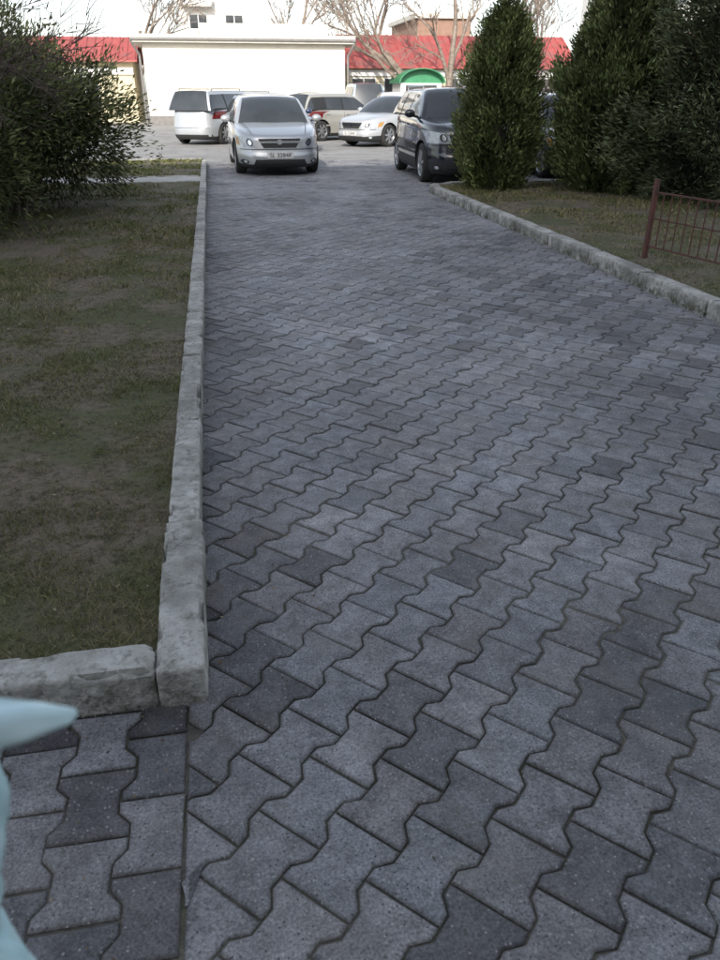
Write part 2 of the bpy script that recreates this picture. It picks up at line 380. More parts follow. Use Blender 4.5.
def conifer(name,x,y,z0,h,r,prof,nc,per,leaf,lw,col,spread=.05,up=.9,lump=.22):
    e=empty(name,(x,y,z0))
    t=rng.random(nc*3); rr=np.interp(t,[p[0] for p in prof],[p[1] for p in prof]); keep=rng.random(nc*3)<rr+.08; t=t[keep][:nc]; rr=rr[keep][:nc]; n=len(t)
    a=rng.uniform(0,2*np.pi,n); f=1-rng.random(n)**1.8*.55
    seed=R.uniform(0,50)
    lm=np.array([1+lump*(noise.noise(Vector((math.cos(A)*1.7,math.sin(A)*1.7,T*h*1.9+seed)))+.8*noise.noise(Vector((math.cos(A)*5,math.sin(A)*5,T*h*5+seed)))) for A,T in zip(a,t)])
    q=rr*r*f*lm
    P=np.stack([np.cos(a)*q,np.sin(a)*q,t*h],1); D=np.stack([np.cos(a),np.sin(a),np.full(n,up)+.5*t],1)
    B=rng.uniform(.5,1.4,n)*(.22+.78*((f-.45)/.55)**1.3)*(1+1.5*(lm-1))  # ambient shade painted into the tint: inner and hollow clumps darker
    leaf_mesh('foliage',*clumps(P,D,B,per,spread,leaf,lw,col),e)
    V=[];F=[]; pts=[Vector((0,0,-.05)),Vector((.02,.01,h*.3)),Vector((-.01,.02,h*.65)),Vector((0,0,h*.93))]; rs=[.06,.05,.03,.008]
    for i in range(3): tube_data(pts[i],pts[i+1],rs[i],rs[i+1],8,V,F)
    for i in range(60):
        z=R.uniform(.12,.85)*h; A=R.uniform(0,6.28); q=np.interp(z/h,[p[0] for p in prof],[p[1] for p in prof])*r*.8
        tube_data(Vector((0,0,z)),Vector((math.cos(A)*q,math.sin(A)*q,z+q*.6)),.012,.004,5,V,F)
    py_mesh('trunk',V,F,m_bark,parent=e,smooth=True)
    return e
thp=[(0,.50),(.08,.82),(.25,1),(.5,.97),(.75,.74),(.9,.45),(1,.12)]
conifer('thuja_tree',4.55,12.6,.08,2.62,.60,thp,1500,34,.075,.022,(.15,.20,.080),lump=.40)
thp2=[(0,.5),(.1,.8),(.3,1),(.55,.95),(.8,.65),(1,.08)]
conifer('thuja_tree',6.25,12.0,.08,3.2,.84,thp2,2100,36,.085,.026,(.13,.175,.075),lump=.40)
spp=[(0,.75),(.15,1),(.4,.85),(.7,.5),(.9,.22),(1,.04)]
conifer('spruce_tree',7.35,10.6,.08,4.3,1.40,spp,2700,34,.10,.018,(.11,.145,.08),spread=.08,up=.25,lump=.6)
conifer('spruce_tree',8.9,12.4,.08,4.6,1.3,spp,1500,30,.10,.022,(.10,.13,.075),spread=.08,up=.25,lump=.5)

def shrub(name,masses,nc,per,leaf,lw,col,core):
    e=empty(name,core)
    Ps=[];Ds=[];Bs=[]
    tot=sum(m[3]*m[4]*m[5] for m in masses)
    for (mx,my,mz,ax,ay,az) in masses:
        n=int(nc*ax*ay*az/tot)
        d=rng.normal(size=(n,3)); d/=np.linalg.norm(d,axis=1,keepdims=True); f=1-rng.random(n)**1.8*.6
        sd=R.uniform(0,40)
        lm=np.array([1+.42*(noise.noise(Vector(v)*2.1+Vector((sd,0,0)))+.8*noise.noise(Vector(v)*6+Vector((sd,0,0)))) for v in d])
        P=np.array([mx,my,mz])-np.array(core)+d*np.array([ax,ay,az])*(f*lm)[:,None]
        keep=P[:,2]>.08
        B=rng.uniform(.5,1.4,n)*(.2+.8*((f-.4)/.6)**1.3)*(1+1.3*(lm-1))*(.75+.35*d[:,2])  # shade put into leaf colour: darker inside, in hollows and on undersides
        Ps.append(P[keep]);Ds.append((d+np.array([.1,0,.25]))[keep]);Bs.append(B[keep])
    P=np.concatenate(Ps);D=np.concatenate(Ds);B=np.concatenate(Bs)
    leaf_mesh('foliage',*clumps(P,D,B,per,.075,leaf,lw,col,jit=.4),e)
    V=[];F=[]
    for i in range(70):
        m=R.choice(masses); tgt=Vector((m[0]-core[0]+R.uniform(-.8,.8)*m[3],m[1]-core[1]+R.uniform(-.8,.8)*m[4],m[2]-core[2]+R.uniform(-.4,.8)*m[5]))
        st=Vector((R.uniform(-.3,.3)+(m[0]-core[0])*.5,R.uniform(-.3,.3)+(m[1]-core[1])*.6,-.05)); md=st.lerp(tgt,.5)+Vector((R.uniform(-.1,.1),R.uniform(-.1,.1),.2))
        tube_data(st,md,.03,.018,6,V,F); tube_data(md,tgt,.018,.005,6,V,F)
    py_mesh('stems',V,F,m_bark,parent=e)
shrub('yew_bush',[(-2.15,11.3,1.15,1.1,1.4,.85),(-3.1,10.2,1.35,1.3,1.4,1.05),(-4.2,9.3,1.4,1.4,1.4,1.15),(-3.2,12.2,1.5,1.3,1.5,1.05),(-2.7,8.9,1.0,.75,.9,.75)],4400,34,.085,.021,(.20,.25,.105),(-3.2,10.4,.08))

def bare(name,x,y,h,r0,depth,lean=(0,0),mat=m_bark,seed=1,spread=.6,z0=0,kids=3,nseg=5,twr=.006):
    RR=random.Random(seed); V=[];F=[]
    def br(p,d,L,r,dep):
        n=nseg; q=p.copy(); dd=d.copy(); pts=[q.copy()]
        for i in range(n):
            dd=(dd+Vector((RR.uniform(-1,1),RR.uniform(-1,1),RR.uniform(-.5,.8)))*.13).normalized()
            q=q+dd*L/n; pts.append(q.copy())
        r1=max(twr*.4,r*.55)
        for i in range(n):
            tube_data(pts[i],pts[i+1],r+(r1-r)*i/n,r+(r1-r)*(i+1)/n,6 if dep>2 else 4,V,F)
        if dep<=0: return
        for k in range(kids+(1 if dep<3 else 0)):
            i=RR.randint(2,n); A=RR.uniform(0,6.28)
            o=dd.orthogonal().normalized(); o=Matrix.Rotation(A,3,dd)@o
            nd=(dd+o*RR.uniform(spread*.6,spread*1.4)+Vector((0,0,.12))).normalized()
            br(pts[i],nd,L*RR.uniform(.55,.8),max(twr,r*.5),dep-1)
    br(Vector((0,0,0)),Vector((lean[0],lean[1],1)).normalized(),h*.42,r0,depth)
    o=py_mesh(name,V,F,mat); o.location=(x,y,z0); return o
m_barkl=M('pale_bark',(.16,.125,.10),(.27,.22,.18),scale=6,rough=.95)
bare('bare_tree',12.9,47,11,.28,5,(-.6,0),seed=3,twr=.02,mat=m_barkl)
bare('bare_tree',13.8,48,12,.24,5,(.1,0),seed=5,twr=.02,mat=m_barkl)
bare('bare_tree',12.0,58,13,.24,5,(-.2,0),seed=8,twr=.025,mat=m_barkl)
bare('bare_tree',6.8,58,13,.24,5,(0,0),seed=12,twr=.025,mat=m_barkl)
bare('bare_tree',-4.5,56,12,.2,5,(.1,0),seed=14,twr=.025,mat=m_barkl)
bare('bare_tree',18.5,45,8,.12,5,(0,0),seed=17,twr=.016,spread=.5,mat=m_barkl)
bare('bare_tree',21.5,58,11,.16,5,(0,0),seed=19,twr=.02,spread=.5,mat=m_barkl)
bare('bare_tree',8.3,20.5,3.6,.05,5,(0,0),seed=23,twr=.005,spread=.5,mat=m_twig)
for k,(sx,sy,hh) in enumerate([(-3.6,8.6,3.9),(-4.4,9.3,4.4),(-3.0,9.3,3.4)]):
    bare('bare_shrub',sx,sy,hh,.035,5,(R.uniform(-.1,.25),-.1),mat=m_twig,seed=30+k,spread=.75,z0=.05,kids=4,nseg=4,twr=.004)

# ---------------------------------------------------------------- fence
e=empty('iron_fence',(4.0,6.7,.08)); fd=Vector((.35,-1.7,0)); fd.normalize(); e.rotation_euler=(0,0,math.atan2(fd.y,fd.x))
def bar(name,x0,x1,z0,z1,t=.008):
    return box(name,x0,x1,-t,t,z0,z1,m_rust,e,bev=.002)
for px in (0,2.2): bar('post',px-.02,px+.02,-.1,.72,.02)
bar('top_rail',.02,2.18,.60,.615,.007); bar('bottom_rail',.02,2.18,.12,.135,.007)
xx=.12;k=0
while xx<2.15:
    box('bar_%d'%k,xx-.004,xx+.004,-.004,.004,.136,.599,m_rust,e); xx+=.105;k+=1
box('mid_rail',.02,2.18,.005,.012,.37,.383,m_rust,e)

# ---------------------------------------------------------------- cars
def car(name,loc,rz,pm,L=4.5,W=1.8,H=1.46,kind='sedan',wb=2.65,rw=.32,zb=.17,trim=False):
    e=empty(name,loc,rz); n_=4.2
    if kind=='suv': tp=[(-.5,.86),(-.47,.93),(-.42,.99),(-.22,1.08),(0,1.10),(.4,1.12),(.5,1.08)]
    elif kind=='mpv': tp=[(-.5,.78),(-.47,.86),(-.40,.93),(-.28,1.0),(0,1.02),(.4,1.06),(.5,1.0)]
    elif kind=='hatch': tp=[(-.5,.72),(-.47,.80),(-.40,.86),(-.24,.96),(0,.97),(.4,1.0),(.5,.96)]
    else: tp=[(-.5,.70),(-.475,.755),(-.40,.82),(-.20,.945),(0,.955),(.3,1.0),(.44,1.04),(.5,1.0)]
    ty=[p[0]*L for p in tp]; tz=[p[1] for p in tp]
    ztop=lambda y: float(np.interp(y,ty,tz))
    fw=lambda v: float(np.interp(v,[0,.08,.3,.55,.62,.85,.96,1],[.92,.97,.995,1,.988,.978,.955,.915]))
    def fl(v): return float(np.interp(v,[0,.05,.16,.40,.47,.55,.9,.97,1],[.965,.985,1,1,.99,.984,.966,.955,.935]))
    t=np.linspace(0,2*np.pi,2001)[:-1]; ux=np.sign(np.cos(t))*np.abs(np.cos(t))**(2/n_); uy=np.sign(np.sin(t))*np.abs(np.sin(t))**(2/n_)
    X=ux*W/2;Y=uy*L/2; ds=np.hypot(np.diff(np.append(X,X[0])),np.diff(np.append(Y,Y[0]))); s=np.concatenate([[0],np.cumsum(ds)])
    N_=176; q=np.linspace(0,s[-1],N_+1)[:-1]; cx=np.interp(q,s,np.append(ux,ux[0])); cy=np.interp(q,s,np.append(uy,uy[0]))
    V=[];F=[];MI=[]
    lev=[0,.03,.06,.1,.16,.25,.33,.40,.435,.47,.51,.55,.62,.7,.78,.85,.90,.94,.97,.985,1.0]
    for v in lev:
        for a,b in zip(cx,cy):
            y=b*L/2*fl(v); V.append((a*W/2*fw(v),y,zb+v*(ztop(y)-zb)))
    top=[.98,.95,.9,.8,.66,.5,.3,.1]
    for k in top:
        for a,b in zip(cx,cy):
            y=b*L/2*fl(1)*k; V.append((a*W/2*fw(1)*k,y,ztop(y)+.055*(1-k**3)**.9))
    nl=len(lev)+len(top)
    for l in range(nl-1):
        for i in range(N_):
            j=(i+1)%N_; F.append((l*N_+i,l*N_+j,(l+1)*N_+j,(l+1)*N_+i))
            MI.append(1 if (l<3 or (trim and l<5)) else 0)
    F.append(tuple(reversed(range(N_)))); MI.append(1)
    F.append(tuple((nl-1)*N_+i for i in range(N_))); MI.append(0)
    body=py_mesh('body',V,F,[pm,m_black],MI)
    CV=[];CF=[]
    for sx in (-1,1):
        for sy in (-1,1):
            tube_data(Vector((sx*(W/2-.28),sy*wb/2,rw)),Vector((sx*(W/2+.15),sy*wb/2,rw)),rw+.055,rw+.055,36,CV,CF)
    cut=py_mesh('cut',CV,CF,[pm,m_black],[1]*len(CF))
    md=body.modifiers.new('b','BOOLEAN'); md.operation='DIFFERENCE'; md.object=cut; md.solver='EXACT'
    dg=bpy.context.evaluated_depsgraph_get(); me=bpy.data.meshes.new_from_object(body.evaluated_get(dg))
    body.modifiers.clear(); body.data=me; bpy.data.objects.remove(cut)
    me.polygons.foreach_set('use_smooth',[True]*len(me.polygons)); me.set_sharp_from_angle(angle=rad(38)); body.parent=e
    if kind=='sedan': st=[-.225*L,-.06*L,0.02*L,.055*L,.075*L,.20*L,.235*L,.27*L,.39*L]
    elif kind=='hatch': st=[-.25*L,-.085*L,0,.05*L,.07*L,.24*L,.27*L,.38*L,.465*L]
    elif kind=='mpv': st=[-.29*L,-.10*L,-.02*L,.03*L,.05*L,.24*L,.26*L,.42*L,.475*L]
    else: st=[-.235*L,-.09*L,0,.04*L,.06*L,.23*L,.255*L,.39*L,.465*L]
    fr=[0,.95,1,1,1,1,.99,.95,0]
    glassseg=[1,1,1,0,1,0,1,1]
    if kind=='hatch': glassseg=[1,1,1,0,1,0,0,1]
    cur=[-.20,-.10,-.02,0,0,0,.03,.06,.10]
    S=[]
    for i in range(8):
        sub=5 if i in (0,7) else 2
        for k in range(sub):
            u=k/sub; y=st[i]+(st[i+1]-st[i])*u; f=fr[i]+(fr[i+1]-fr[i])*u
            if i in(0,7): f+= .07*math.sin(math.pi*u)
            S.append((y,f,cur[i]+(cur[i+1]-cur[i])*u,i))
    S.append((st[8],fr[8],cur[8],8))
    V=[];F=[];MI=[]
    for y,f,c,_ in S:
        zbt=ztop(y)-.01; wbb=W/2*.925; wt=(wbb-.02)*(1-f)+W/2*.71*f; zt=zbt+f*(H-zbt-.02)
        A=(wbb,zbt); B=(wt,zt-.05*f)
        lr=lambda k,bul=0:(A[0]+(B[0]-A[0])*k+bul*f,A[1]+(B[1]-A[1])*k)
        half=[A,lr(.07,.008),lr(.3,.02),lr(.6,.022),lr(.90,.008),B,(wt-.03,zt-.02*f),(wt-.07,zt-.004*f),(wt*.6,zt+.014*f),(wt*.3,zt+.022*f),(0,zt+.025*f)]
        ring=half+[(-x,z) for x,z in reversed(half[:-1])]
        for x,z in ring: V.append((x,y+c*(1-(x/wbb)**2),z))
    nr=21
    for a in range(len(S)-1):
        i=S[a][3]
        for k in range(nr-1):
            F.append((a*nr+k,a*nr+k+1,(a+1)*nr+k+1,(a+1)*nr+k))
            kk=min(k,19-k)
            if kk in (1,2,3): MI.append(2 if glassseg[i] else 1)
            elif kk in (7,8,9) and i in (0,7): MI.append(2)
            elif kk==0: MI.append(1)
            else: MI.append(0)
    py_mesh('greenhouse',V,F,[pm,m_black,m_glass],MI,parent=e,smooth=True,angle=30)
    prof=[(0,.035),(.05,.04),(.065,.025),(rw*.62,-.01),(rw*.66,.03),(rw*.69,.045),(rw*.85,.055),(rw*.96,.04),(rw,.01),(rw,-.14),(rw*.9,-.17),(rw*.5,-.17)]
    for sx in (-1,1):
        for sy in (-1,1):
            V=[];F=[];MI=[];n=36
            for r_,o in prof:
                for i in range(n):
                    t_=2*math.pi*i/n; V.append((sx*o,r_*math.cos(t_),r_*math.sin(t_)))
            for k in range(len(prof)-1):
                for i in range(n):
                    j=(i+1)%n; F.append((k*n+i,k*n+j,(k+1)*n+j,(k+1)*n+i)); MI.append(2 if k==2 else (1 if k<5 else 0))
            for k in range(7):
                a0=2*math.pi*k/7+.3; s0=len(V)
                for (rr,hw,o) in ((.04,.020,.045),(rw*.67,.026,.042)):
                    for sg in (-1,1):
                        for oo in (o,o-.03):
                            V.append((sx*oo,rr*math.cos(a0)-sg*hw*math.sin(a0),rr*math.sin(a0)+sg*hw*math.cos(a0)))
                for f in ((0,2,6,4),(1,5,7,3),(0,4,5,1),(2,3,7,6)): F.append(tuple(s0+q_ for q_ in f)); MI.append(1)
            w=py_mesh('wheel',V,F,[m_tyre,m_rim,m_black],MI,parent=e,smooth=True,angle=30); w.location=(sx*(W/2*.955-.05),sy*wb/2,rw)
    def ys(x,z,sg):
        y=sg*L/2*.97
        for _ in range(10):
            v=max(0,min(1,(z-zb)/(ztop(y)-zb))); w=W/2*fw(v); l=L/2*fl(v); y=sg*l*(1-min(.9995,abs(x/w))**n_)**(1/n_)
        return y
    def patch(nm,q,sg,mat,off=.006,nx=12,nz=5,mirror=False,rnd=False):
        for s_ in ((1,-1) if mirror else (1,)):
            V=[];F=[]
            for a in range(nx+1):
                for b in range(nz+1):
                    u=a/nx;w=b/nz
                    if rnd:
                        uu,ww=2*u-1,2*w-1; uu,ww=uu*math.sqrt(1-ww*ww/2),ww*math.sqrt(1-uu*uu/2); u,w=(uu+1)/2,(ww+1)/2
                    x=(q[0][0]*(1-u)+q[1][0]*u)*(1-w)+(q[3][0]*(1-u)+q[2][0]*u)*w
                    z=(q[0][1]*(1-u)+q[1][1]*u)*(1-w)+(q[3][1]*(1-u)+q[2][1]*u)*w
                    V.append((x*s_*(1+.006),ys(x*s_,z,sg)+sg*off,z))
            for a in range(nx):
                for b in range(nz): i=a*(nz+1)+b; F.append((i,i+1,i+nz+2,i+nz+1))
            py_mesh(nm,V,F,mat,parent=e,smooth=True)
    hw=W/2; z1=tz[0]
    hl0,hl1=z1-.165,z1+.012
    patch('headlight',[(.50*hw,hl0+.01),(.90*hw,hl0-.0),(.945*hw,hl1+.03),(.57*hw,hl1-.01)],-1,m_lamp,mirror=True,off=.008)
    patch('headlight_reflector',[(.57*hw,hl0+.025),(.71*hw,hl0+.025),(.73*hw,hl1-.015),(.60*hw,hl1-.02)],-1,m_black,mirror=True,off=.013,nx=8,nz=8,rnd=True)
    patch('headlight_bulb',[(.60*hw,hl0+.045),(.685*hw,hl0+.045),(.70*hw,hl1-.035),(.62*hw,hl1-.04)],-1,m_chrome,mirror=True,off=.018,nx=6,nz=6,rnd=True)
    if kind!='suv': patch('indicator',[(.86*hw,hl0+.03),(.905*hw,hl0+.04),(.925*hw,hl1-.0),(.875*hw,hl1-.01)],-1,m_amber,mirror=True,off=.013,nx=4)
    patch('grille',[(-.36*hw,hl0-.005),(.36*hw,hl0-.005),(.47*hw,hl1-.015),(-.47*hw,hl1-.015)],-1,m_black,off=.006)
    patch('grille_bar',[(-.42*hw,(hl0+hl1)/2-.005),(.42*hw,(hl0+hl1)/2-.005),(.44*hw,(hl0+hl1)/2+.03),(-.44*hw,(hl0+hl1)/2+.03)],-1,m_chrome,off=.014,nz=1)
    patch('badge',[(-.055,(hl0+hl1)/2-.035),(.055,(hl0+hl1)/2-.035),(.055,(hl0+hl1)/2+.06),(-.055,(hl0+hl1)/2+.06)],-1,m_chrome,off=.02,nx=8,nz=8,rnd=True)
    patch('bumper_intake',[(-.60*hw,zb+.04),(.60*hw,zb+.04),(.54*hw,zb+.15),(-.54*hw,zb+.15)],-1,m_black,off=.006)
    patch('fog_lamp',[(.68*hw,zb+.06),(.86*hw,zb+.065),(.86*hw,zb+.155),(.70*hw,zb+.15)],-1,m_black,mirror=True,off=.006,nx=8,nz=8,rnd=True)
    patch('fog_lens',[(.72*hw,zb+.08),(.79*hw,zb+.085),(.79*hw,zb+.14),(.73*hw,zb+.135)],-1,m_lamp,mirror=True,off=.011,nx=6,nz=6,rnd=True)
    patch('bumper_strip',[(-.85*hw,hl0-.035),(.85*hw,hl0-.035),(.85*hw,hl0-.022),(-.85*hw,hl0-.022)],-1,m_black,off=.010,nx=40,nz=1)
    zp=zb+.225
    pf=box('number_plate',-.26,.26,-.006,.006,-.056,.056,m_plate,e); pf.location=(0,ys(0,zp,-1)-.018,zp)
    cu=bpy.data.curves.new('plate_text','FONT'); cu.body='SL 3284K'; cu.size=.115; cu.align_x='CENTER'; cu.align_y='CENTER'; cu.extrude=.001; cu.materials.append(m_black)
    tx=bpy.data.objects.new('plate_text',cu); link(tx,e); tx.location=(0.01,pf.location.y-.0085,zp); tx.rotation_euler=(rad(90),0,0)
    tzz=ztop(L/2*.93)
    if kind in('mpv','suv','hatch'): patch('tail_light',[(.80*hw,tzz-.26),(.955*hw,tzz-.25),(.95*hw,tzz-.03),(.83*hw,tzz-.03)],1,m_tail,mirror=True,off=.008)
    else: patch('tail_light',[(.66*hw,tzz-.20),(.955*hw,tzz-.2),(.95*hw,tzz-.06),(.66*hw,tzz-.07)],1,m_tail,mirror=True,off=.008)
    patch('rear_bumper_insert',[(-.8*hw,zb+.06),(.8*hw,zb+.06),(.8*hw,zb+.14),(-.8*hw,zb+.14)],1,m_black,off=.006)
    patch('tailgate_seam',[(-.74*hw,.50),(.74*hw,.50),(.74*hw,.512),(-.74*hw,.512)],1,m_black,off=.006,nx=20,nz=1)
    pr=box('rear_plate',-.26,.26,-.006,.006,-.056,.056,m_plate,e); pr.location=(0,ys(0,.66,1)+.014,.66)
    def xs(y,z):
        v=max(0,min(1,(z-zb)/(ztop(y)-zb))); w=W/2*fw(v); l=L/2*fl(v); return w*(1-min(.999,abs(y/l))**n_)**(1/n_)
    def strip(nm,p,wd,mat,off=.003):
        for s_ in (1,-1):
            V=[];F=[]
            for i,(y,z) in enumerate(p):
                nn=Vector((p[min(i+1,len(p)-1)][0]-p[max(i-1,0)][0],p[min(i+1,len(p)-1)][1]-p[max(i-1,0)][1])).normalized(); o=Vector((-nn.y,nn.x))*wd/2
                for sg in (-1,1):
                    yy,zz=y+o.x*sg,z+o.y*sg; V.append((s_*(xs(yy,zz)+off),yy,zz))
            for i in range(len(p)-1): F.append((2*i,2*i+1,2*i+3,2*i+2))
            py_mesh(nm,V,F,mat,parent=e)
    for yd in (st[0]+.12,st[3]+.02,st[5]+.12):
        zt_=ztop(yd)-.05; strip('door_seam',[(yd,zb+.1+(zt_-zb-.1)*k/8) for k in range(9)],.010,m_black)
    strip('side_moulding',[(st[0]+.1+(st[5]-st[0])*k/12,.50) for k in range(13)],.045,m_black if trim else pm,.006)
    def top_z(x,y): 
        k=max(abs(x)/(W/2*fw(1)),abs(y)/(L/2*fl(1))); return ztop(y)+.055*(1-min(1,k)**3)**.9
    for s_ in (1,-1):
        V=[];F=[]
        for k in range(14):
            y=-L*.455+(st[0]+.0+L*.455)*k/13; x=.60*hw+.16*hw*k/13
            for dx in (-.005,.005): V.append((s_*(x+dx),y,top_z(x,y)+.012))
        for k in range(13): F.append((2*k,2*k+1,2*k+3,2*k+2))
        py_mesh('bonnet_seam',V,F,m_black,parent=e)
    for yd in (st[3]-.14,st[5]-.02):
        for s_ in (1,-1):
            b=box('door_handle',-.014,.014,-.09,.09,-.014,.014,pm,e,bev=.006); b.location=(s_*(xs(yd,ztop(yd)-.14)+.012),yd,ztop(yd)-.14)
    for s_ in (1,-1):
        bm=bmesh.new(); bmesh.ops.create_uvsphere(bm,u_segments=16,v_segments=10,radius=1)
        for v in bm.verts: v.co=Vector((v.co.x*.105,v.co.y*.075*(1 if v.co.y<0 else .35),v.co.z*.075))
        me=bpy.data.meshes.new('door_mirror'); bm.to_mesh(me); bm.free(); me.materials.append(pm); me.polygons.foreach_set('use_smooth',[True]*len(me.polygons))
        o=link(bpy.data.objects.new('door_mirror',me),e); ym=st[0]+.28*(st[1]-st[0])+.12; o.location=(s_*(W/2+.075),ym,ztop(ym)+.075)
        V=[];F=[]; tube_data(Vector((s_*(W/2*.9),ym+.02,ztop(ym)+.01)),Vector((s_*(W/2+.02),ym+.01,ztop(ym)+.05)),.022,.018,8,V,F); py_mesh('mirror_arm',V,F,m_black,parent=e)
    box('underbody',-W/2*.76,W/2*.76,-L/2*.80,L/2*.80,zb-.03,zb+.05,m_black,e)
    if kind in('suv','mpv'):
        for s_ in (1,-1):
            V=[];F=[]; tube_data(Vector((s_*W*.335,st[1]+.25,H+.025)),Vector((s_*W*.335,st[7]-.2,H+.02)),.014,.014,6,V,F)
            for yy in (st[1]+.27,st[7]-.22): tube_data(Vector((s_*W*.335,yy,H-.05)),Vector((s_*W*.335,yy,H+.022)),.014,.012,6,V,F)
            py_mesh('roof_rail',V,F,m_rim if kind=='suv' else m_black,parent=e)
    return e
silver=paint('silver_paint',(.50,.52,.54),metal=.45); silver2=paint('light_silver_paint',(.55,.56,.57),metal=.35); blk=paint('black_paint',(.014,.017,.024),rough=.2)
navy=paint('navy_paint',(.025,.04,.09)); beige=paint('beige_silver_paint',(.48,.46,.41),metal=.4); wht=paint('white_car_paint',(.7,.7,.7)); blue=paint('steel_blue_paint',(.25,.33,.42),metal=.3); redp=paint('dark_red_paint',(.25,.03,.03)); dgr=paint('dark_grey_paint',(.06,.065,.07),metal=.3)
car('parked_car',(1.28,18.45,0),rad(1),silver,L=4.6,W=1.80,H=1.46,kind='sedan',wb=2.7)
car('parked_car',(4.75,15.95,0),rad(-3),blk,L=4.3,W=1.80,H=1.60,kind='suv',wb=2.6,rw=.34,zb=.19,trim=True)
car('parked_car',(7.15,16.4,0),rad(2),silver2,L=4.2,W=1.75,H=1.50,kind='hatch')
car('parked_car',(9.7,16.6,0),rad(-1),navy,L=4.2,W=1.75,H=1.46,kind='hatch')
car('parked_car',(.45,28.8,0),rad(148),silver,L=4.4,W=1.8,H=1.60,kind='mpv',wb=2.68)
car('parked_car',(1.75,24.6,0),rad(14),navy,L=4.3,W=1.75,H=1.48,kind='hatch')
car('parked_car',(4.45,29.8,0),rad(122),beige,L=4.1,W=1.72,H=1.5,kind='hatch',wb=2.5)
car('parked_car',(6.0,26.4,0),rad(-52),silver2,L=4.5,W=1.76,H=1.44,kind='sedan',trim=True)
row=[(4.6,dgr,'hatch',1.55),(7.1,blue,'mpv',1.92),(9.6,silver2,'hatch',1.55),(12.1,dgr,'mpv',1.75),(14.6,silver,'mpv',1.8),(17.2,wht,'hatch',1.5),(19.8,dgr,'suv',1.7),(22.4,silver2,'hatch',1.5)]
for i,(x,p,k,H) in enumerate(row): car('parked_car',(x,38.5+R.uniform(-.3,.3),0),rad(R.choice([0,180])+R.uniform(-3,3)),p,L=4.3,W=1.76,H=H,kind=k)
for x,y_,p,k,a in ((11.6,25.5,silver,'hatch',3),(14.2,25.5,wht,'mpv',-2),(8.4,32.5,wht,'hatch',84),(13.4,32.5,silver2,'hatch',95),(2.2,34.0,silver,'mpv',92)): car('parked_car',(x,y_,0),rad(a),p,L=4.2,W=1.76,H=1.55,kind=k)

# ---------------------------------------------------------------- buildings
b=empty('single_storey_building',(0,44.4,0))
box('walls',-3.09,7.25,0,9,0,3.75,m_cream,b)
box('roof_slab',-3.6,7.75,-.45,9.4,3.76,4.12,m_coping,b)
box('gutter',-3.6,7.75,-.56,-.455,3.86,3.96,m_pipe,b)
box('raised_parapet',-.2,6.6,1.5,7,4.13,4.75,m_coping,b)
box('plinth',-3.12,7.28,-.03,0.3,0,.45,m_pipe,b)
for xx,sg in ((-3.25,1),(7.4,-1)):
    V=[];F=[]; tube_data(Vector((xx,-.12,0)),Vector((xx,-.12,3.2)),.06,.06,8,V,F); tube_data(Vector((xx,-.12,3.2)),Vector((xx+sg*-.35,-.45,3.85)),.06,.06,8,V,F); py_mesh('drainpipe',V,F,m_pipe,parent=b,smooth=True)
def gable(name,x0,x1,y0,y1,ze,zr,wall,shops=True):
    b=empty(name,(0,0,0)); box('walls',x0+.3,x1-.3,y0+.5,y1-.5,0,ze-.02,wall,b)
    ym=(y0+y1)/2; th=.08
    V=[(x0,y0,ze),(x1,y0,ze),(x1,ym,zr),(x0,ym,zr),(x0,y1,ze),(x1,y1,ze)]
    V+=[(x,y,z-th) for x,y,z in V]
    F=[(0,1,2,3),(3,2,5,4),(6,9,8,7),(9,10,11,8),(0,6,7,1),(4,5,11,10),(0,3,9,6),(3,4,10,9),(1,7,8,2),(2,8,11,5)]
    py_mesh('roof',V,F,m_red,parent=b)
    V=[];F=[];x=x0+.1
    while x<x1:
        tube_data(Vector((x,y0+.01,ze+.02)),Vector((x,ym-.01,zr+.02)),.03,.03,4,V,F); x+=.45
    py_mesh('roof_seams',V,F,m_red,parent=b)
    if shops:
        x=x0+.6;k=0
        while x+1.6<x1-.3:
            box('window_frame_%d'%k,x-.06,x+1.46,y0+.44,y0+.52,.55,2.35,m_white,b)
            box('window_%d'%k,x,x+.67,y0+.42,y0+.45,.62,2.28,m_win,b); box('window_b_%d'%k,x+.73,x+1.4,y0+.42,y0+.45,.62,2.28,m_win,b)
            x+=2.0;k+=1
        box('fascia',x0+.3,x1-.3,y0+.38,y0+.44,2.42,2.75,m_white,b)
    return b
gable('market_pavilion',8.1,23.2,50,56.5,2.9,4.75,m_yel)
gable('market_pavilion',25,42,47,54,2.9,4.9,m_yel)
gable('market_pavilion',-12,-3.7,48,54,3.1,4.35,m_yel)
b=empty('green_kiosk',(11.9,46,0)); box('walls',-1.2,1.2,.1,2.2,0,2.0,m_white,b); box('window',-.9,.9,.04,.095,.9,1.9,m_win,b)
V=[];F=[];n=16
for y in (-.2,2.4):
    for r_ in (1.35,1.27):
        for i in range(n+1):
            a=math.pi*i/n; V.append((-r_*math.cos(a),y,2.0+r_*.55*math.sin(a)))
m_=n+1
for i in range(n):
    F+= [(i,i+1,2*m_+i+1,2*m_+i),(m_+i,3*m_+i,3*m_+i+1,m_+i+1),(i,m_+i,m_+i+1,i+1),(2*m_+i,2*m_+i+1,3*m_+i+1,3*m_+i)]
py_mesh('arched_roof',V,F,m_green,parent=b)
V=[(-1.27*math.cos(math.pi*i/n),.3,2.0+1.27*.55*math.sin(math.pi*i/n)) for i in range(n+1)]
py_mesh('gable_panel',V,[tuple(range(n+1))],m_green,parent=b)

